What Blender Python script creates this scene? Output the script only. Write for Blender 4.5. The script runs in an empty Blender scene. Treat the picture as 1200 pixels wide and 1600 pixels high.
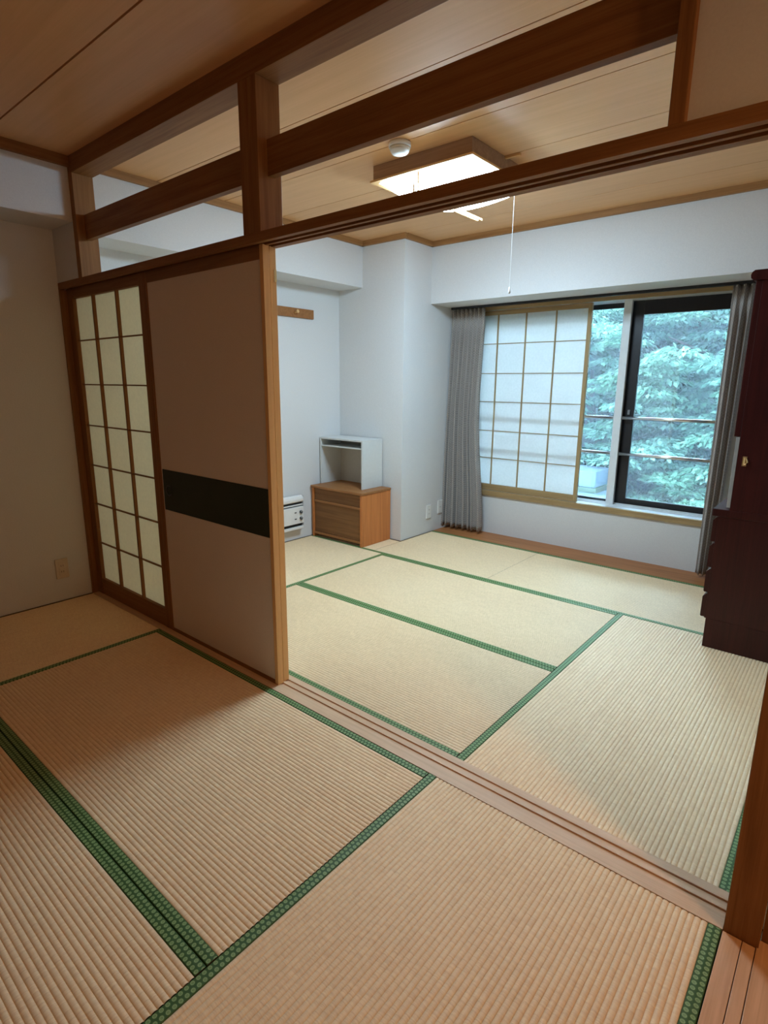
import bpy, bmesh, math, random
import numpy as np
from mathutils import Matrix, Vector

random.seed(7)
SC = bpy.context.scene
COL = SC.collection

# ------------------------------------------------------------------ camera, sky, exposure
cam_d = bpy.data.cameras.new('camera')
cam = bpy.data.objects.new('camera', cam_d)
COL.objects.link(cam)
cam_d.sensor_fit = 'HORIZONTAL'
cam_d.sensor_width = 36.0
cam_d.lens = 36.0 * 885.46 / 1200.0
cam_d.clip_start = 0.02
_r = Vector((0.76560631, 0.64325659, 0.00824242))
_u = Vector((-0.14822165, 0.16391717, 0.97527509))
_f = Vector((-0.62600106, 0.74789847, -0.22084058))
M = Matrix(((_r.x, _u.x, -_f.x, 3.6181), (_r.y, _u.y, -_f.y, -1.4246), (_r.z, _u.z, -_f.z, 1.3172), (0, 0, 0, 1)))
cam.matrix_world = M
SC.camera = cam

world = bpy.data.worlds.new('overcast_sky')
SC.world = world
world.use_nodes = True
_bg = world.node_tree.nodes['Background']
_bg.inputs['Color'].default_value = (0.50, 0.76, 1.0, 1)
_bg.inputs['Strength'].default_value = 7.2

LAMP_COLOR = (0.58, 0.81, 1.0, 1)
LAMP_POWER = 12.0
HALL_COLOR = (1.0, 0.55, 0.24)
HALL_POWER = 32.0

SC.view_settings.view_transform = 'Standard'
SC.view_settings.look = 'None'
SC.view_settings.gamma = 1.0
SC.view_settings.use_curve_mapping = False
SC.view_settings.exposure = 2.2
try:
    SC.cycles.use_denoising = True
    SC.cycles.denoiser = 'OPENIMAGEDENOISE'
    SC.cycles.max_bounces = 16
    SC.cycles.diffuse_bounces = 8
    SC.cycles.glossy_bounces = 4
    SC.cycles.transmission_bounces = 6
    SC.cycles.transparent_max_bounces = 12
    SC.cycles.sample_clamp_indirect = 6.0
    SC.cycles.caustics_reflective = False
    SC.cycles.caustics_refractive = False
except Exception:
    pass

# ------------------------------------------------------------------ material helpers
MAT = {}


def new_mat(name):
    m = bpy.data.materials.new(name)
    m.use_nodes = True
    nt = m.node_tree
    b = nt.nodes['Principled BSDF']
    MAT[name] = m
    return m, nt, b


def N(nt, kind, **kw):
    n = nt.nodes.new(kind)
    for k, v in kw.items():
        setattr(n, k, v)
    return n


def L(nt, a, b):
    nt.links.new(a, b)


def ramp(nt, fac, stops):
    r = N(nt, 'ShaderNodeValToRGB')
    e = r.color_ramp.elements
    e[0].position, e[0].color = stops[0][0], (*stops[0][1], 1)
    e[1].position, e[1].color = stops[-1][0], (*stops[-1][1], 1)
    for p, c in stops[1:-1]:
        x = e.new(p)
        x.color = (*c, 1)
    L(nt, fac, r.inputs[0])
    return r


def wood(name, light, dark, axis='x', rough=0.45, spec=0.4, scale=1.0, coat=0.0):
    m, nt, b = new_mat(name)
    tc = N(nt, 'ShaderNodeTexCoord')
    mp = N(nt, 'ShaderNodeMapping')
    s = [26 * scale] * 3
    s['xyz'.index(axis)] = 1.1 * scale
    mp.inputs['Scale'].default_value = s
    L(nt, tc.outputs['Object'], mp.inputs[0])
    n1 = N(nt, 'ShaderNodeTexNoise')
    n1.inputs['Scale'].default_value = 1.6
    n1.inputs['Detail'].default_value = 5
    n1.inputs['Roughness'].default_value = 0.62
    n1.inputs['Distortion'].default_value = 0.5
    L(nt, mp.outputs[0], n1.inputs['Vector'])
    mp2 = N(nt, 'ShaderNodeMapping')
    s2 = [240 * scale] * 3
    s2['xyz'.index(axis)] = 5 * scale
    mp2.inputs['Scale'].default_value = s2
    L(nt, tc.outputs['Object'], mp2.inputs[0])
    n2 = N(nt, 'ShaderNodeTexNoise')
    n2.inputs['Scale'].default_value = 1.0
    n2.inputs['Detail'].default_value = 2
    L(nt, mp2.outputs[0], n2.inputs['Vector'])
    mx = N(nt, 'ShaderNodeMath', operation='MULTIPLY_ADD')
    L(nt, n2.outputs['Fac'], mx.inputs[0])
    mx.inputs[1].default_value = 0.35
    L(nt, n1.outputs['Fac'], mx.inputs[2])
    r = ramp(nt, mx.outputs[0], [(0.42, dark), (0.85, light)])
    L(nt, r.outputs[0], b.inputs['Base Color'])
    b.inputs['Roughness'].default_value = rough
    b.inputs['Specular IOR Level'].default_value = spec
    b.inputs['Coat Weight'].default_value = coat
    bp = N(nt, 'ShaderNodeBump')
    bp.inputs['Strength'].default_value = 0.08
    bp.inputs['Distance'].default_value = 0.002
    L(nt, mx.outputs[0], bp.inputs['Height'])
    L(nt, bp.outputs[0], b.inputs['Normal'])
    return m


def plain(name, color, rough=0.5, spec=0.4, metal=0.0, noise=0.0, nscale=40, bump=0.0, coat=0.0):
    m, nt, b = new_mat(name)
    b.inputs['Roughness'].default_value = rough
    b.inputs['Specular IOR Level'].default_value = spec
    b.inputs['Metallic'].default_value = metal
    b.inputs['Coat Weight'].default_value = coat
    tc = N(nt, 'ShaderNodeTexCoord')
    n1 = N(nt, 'ShaderNodeTexNoise')
    n1.inputs['Scale'].default_value = nscale
    n1.inputs['Detail'].default_value = 4
    L(nt, tc.outputs['Object'], n1.inputs['Vector'])
    lo = tuple(c * (1 - noise) for c in color)
    hi = tuple(min(1, c * (1 + noise)) for c in color)
    r = ramp(nt, n1.outputs['Fac'], [(0.3, lo), (0.7, hi)])
    L(nt, r.outputs[0], b.inputs['Base Color'])
    if bump:
        bp = N(nt, 'ShaderNodeBump')
        bp.inputs['Strength'].default_value = bump
        bp.inputs['Distance'].default_value = 0.002
        L(nt, n1.outputs['Fac'], bp.inputs['Height'])
        L(nt, bp.outputs[0], b.inputs['Normal'])
    return m


def uv_sep(nt):
    u = N(nt, 'ShaderNodeUVMap')
    u.uv_map = 'UVMap'
    s = N(nt, 'ShaderNodeSeparateXYZ')
    L(nt, u.outputs[0], s.inputs[0])
    return u, s


def tatami_mat_material(name, light, dark):
    m, nt, b = new_mat(name)
    u, s = uv_sep(nt)
    # rush strands cross the ridges: fine streaks along the ridge direction
    cmb = N(nt, 'ShaderNodeCombineXYZ')
    a = N(nt, 'ShaderNodeMath', operation='MULTIPLY'); a.inputs[1].default_value = 330
    c = N(nt, 'ShaderNodeMath', operation='MULTIPLY'); c.inputs[1].default_value = 34
    L(nt, s.outputs[0], a.inputs[0]); L(nt, s.outputs[1], c.inputs[0])
    L(nt, a.outputs[0], cmb.inputs[0]); L(nt, c.outputs[0], cmb.inputs[1])
    n1 = N(nt, 'ShaderNodeTexNoise'); n1.inputs['Scale'].default_value = 1.0; n1.inputs['Detail'].default_value = 3
    L(nt, cmb.outputs[0], n1.inputs['Vector'])
    n2 = N(nt, 'ShaderNodeTexNoise'); n2.inputs['Scale'].default_value = 2.2; n2.inputs['Detail'].default_value = 3
    L(nt, u.outputs[0], n2.inputs['Vector'])
    # twisted segments on each ridge, offset from ridge to ridge
    row = N(nt, 'ShaderNodeMath', operation='DIVIDE'); row.inputs[1].default_value = 0.015
    L(nt, s.outputs[1], row.inputs[0])
    fl = N(nt, 'ShaderNodeMath', operation='FLOOR'); L(nt, row.outputs[0], fl.inputs[0])
    wn = N(nt, 'ShaderNodeTexWhiteNoise', noise_dimensions='1D'); L(nt, fl.outputs[0], wn.inputs['W'])
    seg = N(nt, 'ShaderNodeMath', operation='MULTIPLY_ADD'); seg.inputs[1].default_value = 42.0
    L(nt, s.outputs[0], seg.inputs[0]); L(nt, wn.outputs['Value'], seg.inputs[2])
    cell = N(nt, 'ShaderNodeMath', operation='FLOOR'); L(nt, seg.outputs[0], cell.inputs[0])
    cc = N(nt, 'ShaderNodeCombineXYZ'); L(nt, cell.outputs[0], cc.inputs[0]); L(nt, fl.outputs[0], cc.inputs[1])
    wn2 = N(nt, 'ShaderNodeTexWhiteNoise', noise_dimensions='2D'); L(nt, cc.outputs[0], wn2.inputs['Vector'])
    fr = N(nt, 'ShaderNodeMath', operation='FRACT'); L(nt, seg.outputs[0], fr.inputs[0])
    d1 = N(nt, 'ShaderNodeMath', operation='SUBTRACT'); d1.inputs[1].default_value = 0.5; L(nt, fr.outputs[0], d1.inputs[0])
    d2 = N(nt, 'ShaderNodeMath', operation='ABSOLUTE'); L(nt, d1.outputs[0], d2.inputs[0])
    notch = N(nt, 'ShaderNodeMapRange'); notch.inputs[1].default_value = 0.40; notch.inputs[2].default_value = 0.5
    notch.inputs[3].default_value = 0.0; notch.inputs[4].default_value = 1.0
    L(nt, d2.outputs[0], notch.inputs[0])
    f1 = N(nt, 'ShaderNodeMath', operation='MULTIPLY_ADD'); f1.inputs[1].default_value = 0.13
    L(nt, wn2.outputs['Value'], f1.inputs[0]); L(nt, n1.outputs['Fac'], f1.inputs[2])
    f2 = N(nt, 'ShaderNodeMath', operation='MULTIPLY_ADD'); f2.inputs[1].default_value = -0.16
    L(nt, notch.outputs[0], f2.inputs[0]); L(nt, f1.outputs[0], f2.inputs[2])
    f3 = N(nt, 'ShaderNodeMath', operation='MULTIPLY_ADD'); f3.inputs[1].default_value = 0.3
    L(nt, n2.outputs['Fac'], f3.inputs[0]); L(nt, f2.outputs[0], f3.inputs[2])
    r = ramp(nt, f3.outputs[0], [(0.35, dark), (1.0, light)])
    r.color_ramp.elements[1].position = 0.9
    L(nt, r.outputs[0], b.inputs['Base Color'])
    b.inputs['Roughness'].default_value = 0.5
    b.inputs['Specular IOR Level'].default_value = 0.28
    bp = N(nt, 'ShaderNodeBump'); bp.inputs['Strength'].default_value = 0.3; bp.inputs['Distance'].default_value = 0.0012
    L(nt, f2.outputs[0], bp.inputs['Height'])
    L(nt, bp.outputs[0], b.inputs['Normal'])
    return m


def border_material(name):
    m, nt, b = new_mat(name)
    u, s = uv_sep(nt)          # u in metres along the cloth, v 0..1 across
    P = 0.0150
    def rows(voff, phase):
        x = N(nt, 'ShaderNodeMath', operation='MULTIPLY_ADD'); x.inputs[1].default_value = 1 / P; x.inputs[2].default_value = phase
        L(nt, s.outputs[0], x.inputs[0])
        fx = N(nt, 'ShaderNodeMath', operation='FRACT'); L(nt, x.outputs[0], fx.inputs[0])
        dx = N(nt, 'ShaderNodeMath', operation='SUBTRACT'); dx.inputs[1].default_value = 0.5; L(nt, fx.outputs[0], dx.inputs[0])
        dx2 = N(nt, 'ShaderNodeMath', operation='MULTIPLY'); dx2.inputs[1].default_value = P * 1000; L(nt, dx.outputs[0], dx2.inputs[0])
        dv = N(nt, 'ShaderNodeMath', operation='SUBTRACT'); dv.inputs[1].default_value = voff; L(nt, s.outputs[1], dv.inputs[0])
        dv2 = N(nt, 'ShaderNodeMath', operation='MULTIPLY'); dv2.inputs[1].default_value = 30.0 / 1.05; L(nt, dv.outputs[0], dv2.inputs[0])
        c = N(nt, 'ShaderNodeCombineXYZ'); L(nt, dx2.outputs[0], c.inputs[0]); L(nt, dv2.outputs[0], c.inputs[1])
        ln = N(nt, 'ShaderNodeVectorMath', operation='LENGTH'); L(nt, c.outputs[0], ln.inputs[0])
        return ln.outputs['Value']
    d = None
    for vo, ph in ((0.25, 0.0), (0.75, 0.5)):
        q = rows(vo, ph)
        if d is None:
            d = q
        else:
            mn = N(nt, 'ShaderNodeMath', operation='MINIMUM'); L(nt, d, mn.inputs[0]); L(nt, q, mn.inputs[1]); d = mn.outputs[0]
    sc = N(nt, 'ShaderNodeMath', operation='DIVIDE'); sc.inputs[1].default_value = 8.0; L(nt, d, sc.inputs[0])
    r = ramp(nt, sc.outputs[0], [(0.0, (.21, .34, .12)), (0.20, (.21, .33, .12)), (0.28, (.10, .185, .06)), (0.38, (.29, .42, .17)), (0.58, (.27, .40, .155)), (0.68, (.055, .125, .030)), (1.0, (.046, .108, .026))])
    L(nt, r.outputs[0], b.inputs['Base Color'])
    b.inputs['Roughness'].default_value = 0.55
    b.inputs['Specular IOR Level'].default_value = 0.35
    return m


def paper(name, color, trans):
    m = bpy.data.materials.new(name); m.use_nodes = True; MAT[name] = m
    nt = m.node_tree; nt.nodes.clear()
    o = N(nt, 'ShaderNodeOutputMaterial')
    d = N(nt, 'ShaderNodeBsdfDiffuse'); t = N(nt, 'ShaderNodeBsdfTranslucent'); mx = N(nt, 'ShaderNodeMixShader')
    tc = N(nt, 'ShaderNodeTexCoord'); n = N(nt, 'ShaderNodeTexNoise'); n.inputs['Scale'].default_value = 60; n.inputs['Detail'].default_value = 6
    L(nt, tc.outputs['Object'], n.inputs['Vector'])
    r = ramp(nt, n.outputs['Fac'], [(0.3, tuple(c * 0.94 for c in color)), (0.7, color)])
    L(nt, r.outputs[0], d.inputs[0]); L(nt, r.outputs[0], t.inputs[0])
    mx.inputs[0].default_value = trans
    L(nt, d.outputs[0], mx.inputs[1]); L(nt, t.outputs[0], mx.inputs[2]); L(nt, mx.outputs[0], o.inputs[0])
    return m


def glass(name, tint=(0.93, 0.97, 0.97), refl=0.05):
    m = bpy.data.materials.new(name); m.use_nodes = True; MAT[name] = m
    nt = m.node_tree; nt.nodes.clear()
    o = N(nt, 'ShaderNodeOutputMaterial')
    t = N(nt, 'ShaderNodeBsdfTransparent'); t.inputs[0].default_value = (*tint, 1)
    g = N(nt, 'ShaderNodeBsdfGlossy'); g.inputs['Roughness'].default_value = 0.02
    lw = N(nt, 'ShaderNodeFresnel'); lw.inputs[0].default_value = 1.45
    mx = N(nt, 'ShaderNodeMixShader')
    L(nt, lw.outputs[0], mx.inputs[0]); L(nt, t.outputs[0], mx.inputs[1]); L(nt, g.outputs[0], mx.inputs[2]); L(nt, mx.outputs[0], o.inputs[0])
    return m


def emitter(name, color, power):
    m = bpy.data.materials.new(name); m.use_nodes = True; MAT[name] = m
    nt = m.node_tree; nt.nodes.clear()
    o = N(nt, 'ShaderNodeOutputMaterial'); e = N(nt, 'ShaderNodeEmission')
    e.inputs[0].default_value = color; e.inputs[1].default_value = power
    L(nt, e.outputs[0], o.inputs[0])
    return m


def leaf_material(name, a, bcol):
    m, nt, b = new_mat(name)
    g = N(nt, 'ShaderNodeNewGeometry')
    r = ramp(nt, g.outputs['Random Per Island'], [(0.0, a), (1.0, bcol)])
    L(nt, r.outputs[0], b.inputs['Base Color'])
    b.inputs['Roughness'].default_value = 0.6
    b.inputs['Specular IOR Level'].default_value = 0.15
    tr = N(nt, 'ShaderNodeBsdfTranslucent'); L(nt, r.outputs[0], tr.inputs[0])
    mx = N(nt, 'ShaderNodeMixShader'); mx.inputs[0].default_value = 0.35
    o = nt.nodes['Material Output']
    L(nt, b.outputs[0], mx.inputs[1]); L(nt, tr.outputs[0], mx.inputs[2]); L(nt, mx.outputs[0], o.inputs[0])
    return m


# wood of the room: one cedar-like tone per grain direction
FRL, FRD = (.32, .153, .056), (.20, .088, .029)
for ax in 'xyz':
    wood('frame_wood_' + ax, FRL, FRD, ax, 0.55, 0.15)
    wood('sill_wood_' + ax, (.74, .50, .31), (.58, .375, .22), ax, 0.45, 0.4)
    wood('stile_wood_' + ax, (.82, .51, .23), (.70, .42, .18), ax, 0.5, 0.2)
    wood('window_wood_' + ax, (.42, .29, .14), (.28, .18, .08), ax, 0.5, 0.3)
for ax in 'xy':
    wood('trim_wood_' + ax, (.40, .205, .078), (.27, .13, .045), ax, 0.5, 0.2)
wood('ceiling_wood', (.78, .46, .225), (.70, .40, .185), 'x', 0.42, 0.25, 0.6)
wood('floor_strip_wood', (.46, .19, .068), (.28, .105, .034), 'x', 0.45, 0.25)
wood('hall_floor_wood', (.74, .45, .26), (.54, .30, .16), 'y', 0.4, 0.4)
wood('chest_wood_z', (.62, .225, .066), (.46, .155, .044), 'z', 0.45, 0.22)
wood('chest_wood_x', (.36, .16, .058), (.24, .10, .034), 'x', 0.5, 0.22)
wood('chest_panel_wood', (.25, .12, .046), (.15, .068, .025), 'x', 0.55, 0.2, 0.8)
wood('dark_red_wood', (.050, .008, .007), (.026, .004, .004), 'z', 0.35, 0.25, 1.2, 0.1)
wood('lamp_wood', (.42, .26, .15), (.27, .15, .08), 'x', 0.5, 0.3)
plain('white_wallpaper', (.68, .685, .685), 0.75, 0.2, noise=0.03, nscale=150, bump=0.25)
plain('door_paper', (.76, .68, .61), 0.85, 0.15, noise=0.05, nscale=260, bump=0.12)
plain('green_band', (.020, .030, .018), 0.55, 0.35, noise=0.15, nscale=200)
plain('black_metal', (.012, .012, .013), 0.35, 0.5, noise=0.1)
plain('black_sash', (.010, .011, .015), 0.35, 0.5, noise=0.1)
plain('white_aluminium', (.74, .78, .80), 0.3, 0.5, noise=0.02)
plain('silver_bar', (.80, .82, .84), 0.18, 0.5, metal=0.9, noise=0.02)
plain('white_plastic', (.80, .79, .76), 0.4, 0.4, noise=0.02)
plain('cream_plastic', (.64, .56, .44), 0.45, 0.4, noise=0.02)
plain('grey_plastic', (.23, .24, .25), 0.4, 0.4, noise=0.04)
plain('dark_grey_plastic', (.06, .065, .07), 0.4, 0.4, noise=0.04)
plain('dark_slot', (.03, .03, .03), 0.7, 0.2, noise=0.05)
plain('box_grey', (.62, .635, .62), 0.45, 0.35, noise=0.02)
plain('box_inside', (.50, .47, .41), 0.55, 0.3, noise=0.03)
plain('brass', (.75, .52, .24), 0.3, 0.5, metal=0.85, noise=0.05)
plain('cabinet_edge', (.33, .33, .32), 0.35, 0.4, noise=0.05)
plain('low_bounce_wallpaper', (.22, .15, .10), 0.8, 0.1, noise=0.05, nscale=150)  # brown picked for unseen walls, to cut light bounced into the near room
plain('white_cord', (.55, .54, .52), 0.7, 0.2, noise=0.02)
plain('dirt', (.020, .028, .020), 0.95, 0.1, noise=0.4, nscale=2, bump=0.6)
plain('bark', (.020, .016, .013), 0.9, 0.1, noise=0.4, nscale=14, bump=0.6)
plain('concrete', (.030, .045, .060), 0.85, 0.2, noise=0.1, nscale=6, bump=0.3)
plain('dark_edging', (.10, .062, .030), 0.6, 0.3, noise=0.15)
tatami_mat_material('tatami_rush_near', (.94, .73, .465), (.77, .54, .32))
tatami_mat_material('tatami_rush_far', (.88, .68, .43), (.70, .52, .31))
border_material('green_border')
paper('shoji_paper', (.90, .82, .63), 0.58)
paper('window_paper', (.88, .88, .87), 0.54)
glass('window_glass')
emitter('lamp_diffuser', LAMP_COLOR, LAMP_POWER)
leaf_material('leaf_a', (.024, .072, .044), (.125, .22, .145))
leaf_material('leaf_b', (.022, .066, .046), (.115, .20, .145))

m, nt, b = new_mat('curtain_cloth')
u, s = uv_sep(nt)
mp = N(nt, 'ShaderNodeMapping'); mp.inputs['Scale'].default_value = (70, 70, 1); mp.inputs['Rotation'].default_value = (0, 0, math.radians(45))
L(nt, u.outputs[0], mp.inputs[0])
ck = N(nt, 'ShaderNodeTexBrick'); ck.offset = 0.0; ck.inputs['Scale'].default_value = 1.0
ck.inputs['Color1'].default_value = (.33, .295, .27, 1); ck.inputs['Color2'].default_value = (.29, .26, .24, 1); ck.inputs['Mortar'].default_value = (.42, .38, .345, 1)
ck.inputs['Mortar Size'].default_value = 0.09; ck.inputs['Brick Width'].default_value = 1.0; ck.inputs['Row Height'].default_value = 1.0
L(nt, mp.outputs[0], ck.inputs[0]); L(nt, ck.outputs['Color'], b.inputs['Base Color'])
b.inputs['Roughness'].default_value = 0.9; b.inputs['Specular IOR Level'].default_value = 0.1
b.inputs['Sheen Weight'].default_value = 0.2

# ------------------------------------------------------------------ mesh helpers


def wloc(o):
    v = Vector((0, 0, 0))
    while o is not None:
        v += o.location
        o = o.parent
    return v


def tag(o, label=None, cat=None, group=None, kind=None):
    if label: o['label'] = label
    if cat: o['category'] = cat
    if group: o['group'] = group
    if kind: o['kind'] = kind
    return o


def thing(name, loc=(0, 0, 0), label=None, cat=None, group=None, kind=None, parent=None):
    o = bpy.data.objects.new(name, None)
    COL.objects.link(o)
    o.empty_display_size = 0.1
    o.location = loc
    if parent is not None:
        o.parent = parent
    return tag(o, label, cat, group, kind)


def box(bm, x0, x1, y0, y1, z0, z1, bev=0.0):
    if x1 < x0: x0, x1 = x1, x0
    if y1 < y0: y0, y1 = y1, y0
    if z1 < z0: z0, z1 = z1, z0
    vs = [bm.verts.new(p) for p in ((x0, y0, z0), (x1, y0, z0), (x1, y1, z0), (x0, y1, z0), (x0, y0, z1), (x1, y0, z1), (x1, y1, z1), (x0, y1, z1))]
    fs = [bm.faces.new([vs[i] for i in q]) for q in ((0, 3, 2, 1), (4, 5, 6, 7), (0, 1, 5, 4), (1, 2, 6, 5), (2, 3, 7, 6), (3, 0, 4, 7))]
    if bev > 0:
        es = list({e for f in fs for e in f.edges})
        bmesh.ops.bevel(bm, geom=es, offset=bev, segments=2, profile=0.5, affect='EDGES')
    return vs


def tube(bm, pts, r, n=10, cap=True):
    rings = []
    for i, p in enumerate(pts):
        p = Vector(p)
        a = Vector(pts[max(i - 1, 0)]); c = Vector(pts[min(i + 1, len(pts) - 1)])
        d = (c - a).normalized()
        ref = Vector((0, 0, 1)) if abs(d.z) < 0.9 else Vector((1, 0, 0))
        s = d.cross(ref).normalized(); t = s.cross(d)
        rr = r[i] if isinstance(r, (list, tuple)) else r
        rings.append([bm.verts.new(p + s * (rr * math.cos(2 * math.pi * k / n)) + t * (rr * math.sin(2 * math.pi * k / n))) for k in range(n)])
    for A, B in zip(rings, rings[1:]):
        for k in range(n):
            bm.faces.new((A[k], B[k], B[(k + 1) % n], A[(k + 1) % n]))
    if cap:
        bm.faces.new(rings[0]); bm.faces.new(list(reversed(rings[-1])))


def lathe(bm, prof, cx, cy, n=32):
    """prof: (r, z) pairs round a vertical axis"""
    rings = []
    for r, z in prof:
        rings.append([bm.verts.new((cx + r * math.cos(2 * math.pi * k / n), cy + r * math.sin(2 * math.pi * k / n), z)) for k in range(n)])
    for A, B in zip(rings, rings[1:]):
        for k in range(n):
            bm.faces.new((A[k], A[(k + 1) % n], B[(k + 1) % n], B[k]))
    bm.faces.new(rings[0]); bm.faces.new(list(reversed(rings[-1])))


def obj(name, bm, mat, parent=None, label=None, cat=None, group=None, kind=None, smooth=False, recalc=True):
    off = wloc(parent) if parent is not None else Vector((0, 0, 0))
    if recalc:
        bmesh.ops.recalc_face_normals(bm, faces=bm.faces)
    if off.length > 0:
        bmesh.ops.translate(bm, vec=-off, verts=bm.verts)
    me = bpy.data.meshes.new(name)
    bm.to_mesh(me); bm.free()
    me.materials.append(MAT[mat])
    if smooth:
        for p in me.polygons: p.use_smooth = True
    o = bpy.data.objects.new(name, me)
    COL.objects.link(o)
    if parent is not None: o.parent = parent
    return tag(o, label, cat, group, kind)


def bx(name, dims, mat, parent=None, bev=0.0, **kw):
    bm = bmesh.new(); box(bm, *dims, bev=bev)
    return obj(name, bm, mat, parent, **kw)


def bxs(name, lst, mat, parent=None, bev=0.0, **kw):
    bm = bmesh.new()
    for d in lst: box(bm, *d, bev=bev)
    return obj(name, bm, mat, parent, **kw)


# ------------------------------------------------------------------ dimensions (metres)
W = 3.534           # room width
SILL = 0.131        # depth of the sill between the rooms
CEIL = 2.44
YW = 3.03           # window wall face
YC, XC = 2.27, 0.7145   # corner pillar
YB = 2.63           # bulkhead face
NEAR = -2.66        # back of the near room
HX = 4.75           # hall's far wall

# ------------------------------------------------------------------ room shell
fl = thing('floor', (0, 0, 0), kind='structure', label='floor carrying the tatami mats and the hall boards', cat='floor')
bx('floor_base', (-0.15, HX + .15, NEAR - .1, 3.25, -0.16, -0.058), 'dark_edging', fl)
bx('floor_board', (0, W, NEAR, -1.765, -0.058, -0.002), 'hall_floor_wood', fl)
xs = [W + .0005, W + .043, W + .071, W + .146, W + .221, W + .296, W + .371, W + .446, W + .521, W + .596, W + .671, W + .746, W + .821, W + .896, W + .971, W + 1.046, W + 1.121, HX]
for a, c in zip(xs, xs[1:]):
    bx('plank', (a + .0008, c - .0008, NEAR, 0.0 if a < 3.6 else 0.03, -0.05, -0.001 + random.uniform(-.0006, .0006)), 'hall_floor_wood', fl, bev=0.001)

wl = thing('wall_left', (0, 0, 0), kind='structure', label='white papered wall behind the heater and hook rail, with a beam', cat='wall')
bx('wall_surface', (-0.15, 0, NEAR - .1, 3.25, -0.1, 2.6), 'white_wallpaper', wl)
bx('beam', (0, .275, NEAR, 0.0, 2.135, CEIL), 'white_wallpaper', wl)
bx('beam', (0, .275, .106, YC, 2.088, CEIL), 'white_wallpaper', wl)

wb = thing('wall_back', (0, 0, 0), kind='structure', label='white papered window wall with corner pillar and bulkhead', cat='wall')
OX0, OX1, OZ0, OZ1 = .80, 2.93, .343, 1.965      # rough opening of the window
bxs('wall_surface', [(0, 3.7, YW, 3.30, -0.1, OZ0), (0, 3.7, YW, 3.30, OZ1, 2.6), (0, OX0, YW, 3.30, OZ0, OZ1), (OX1, 3.7, YW, 3.30, OZ0, OZ1)], 'white_wallpaper', wb)
bx('pillar', (0, XC, YC, YW, -0.05, CEIL), 'white_wallpaper', wb)
bx('bulkhead', (XC, W, YB, YW, 1.965, CEIL), 'white_wallpaper', wb)

bx('wall_right', (W, W + .15, SILL + .002, 3.3, -0.1, 2.6), 'white_wallpaper', kind='structure', label='white wall behind the tall dark cabinet', cat='wall')
bx('wall_front', (-.15, HX + .15, NEAR - .15, NEAR, -0.1, 2.6), 'low_bounce_wallpaper', kind='structure', label='unseen wall, browned to cut bounced light, at the back of the nearer room', cat='wall')
bx('wall_hall', (HX, HX + .15, NEAR, 0.2, -0.1, 2.6), 'low_bounce_wallpaper', kind='structure', label='unseen wall, browned to cut bounced light, on the far side of the wooden hall', cat='wall')
bxs('wall_doorway', [(W, W + .075, NEAR, -2.25, -.05, 2.6), (W, W + .075, -2.25, -.005, 2.05, 2.6)], 'white_wallpaper', kind='structure', label='white wall above the opening to the hall', cat='wall')
bx('wall_partition', (0, .275, .001, .105, 1.858, CEIL), 'white_wallpaper', kind='structure', label='white wall piece above the doorway by the left beam', cat='wall')
bx('wall_transom', (3.236, HX, .02, .09, 1.858, CEIL), 'white_wallpaper', kind='structure', label='shaded white panel above the doorway beside the last transom post', cat='wall')
bx('wall_hall_end', (3.612, HX, .032, .10, -.04, 1.82), 'frame_wood_z', kind='structure', label='dark brown wooden wall beside the post at the hall corner', cat='wall')

# ceilings: boards with open joints
ce = thing('ceiling', (0, 0, CEIL), kind='structure', label='brown wooden board ceiling over both rooms', cat='ceiling')
bx('ceiling_base', (-.15, HX + .15, NEAR - .1, 3.3, 2.466, 2.6), 'dark_edging', ce)
jf = [.085, .483, .938, 1.393, 1.832, 2.272, 2.71]
for a, c in zip(jf, jf[1:]):
    bx('ceiling_board', (0, W, a + .0025, c - .0025, CEIL, CEIL + .024), 'ceiling_wood', ce)
jn = [.02, -.363, -.815, -1.27, -1.725, -2.18, NEAR]
for a, c in zip(jn, jn[1:]):
    bx('ceiling_board', (0, W + .05, c + .004, a - .004, CEIL, CEIL + .024), 'ceiling_wood', ce)
bx('ceiling_board', (W + .05, HX, NEAR, .1, CEIL, CEIL + .024), 'white_wallpaper', ce)

# ceiling trims
tr = thing('trim_1', (0, 0, 2.40), kind='structure', label='brown wooden moulding along the edges of the ceiling', cat='trim')
t0, t1 = 2.402, 2.4395
bx('moulding', (.275, .300, NEAR, 0, 2.392, t1), 'frame_wood_y', tr)
bx('moulding', (.275, .300, .106, YC, t0, t1), 'trim_wood_y', tr)
bx('moulding', (.275, XC + .022, YC - .025, YC, t0, t1), 'trim_wood_x', tr)
bx('moulding', (XC, XC + .025, YC, YB, t0, t1), 'trim_wood_y', tr)
bx('moulding', (XC, W, YB - .025, YB, t0, t1), 'trim_wood_x', tr)
bx('moulding', (W - .025, W, .106, YB, t0, t1), 'trim_wood_y', tr)

# edging strips between mats and walls
ed = thing('trim_2', (0, 0, 0), kind='structure', label='thin dark wooden edging between the mats and the walls', cat='trim')
bx('edging', (0, .010, -1.765, 0, -.05, .001), 'dark_edging', ed)
bx('edging', (0, .010, SILL, YC, -.05, .001), 'dark_edging', ed)
bx('edging', (0, XC, YC - .010, YC, -.05, .001), 'dark_edging', ed)
bx('edging', (XC, XC + .010, YC - .01, 2.745, -.05, .001), 'dark_edging', ed)
bx('trim_3', (XC, W, 2.750, YW, -.05, .001), 'floor_strip_wood', kind='structure', label='reddish brown floor board along the wall beneath the window', cat='trim', bev=.001)

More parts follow.
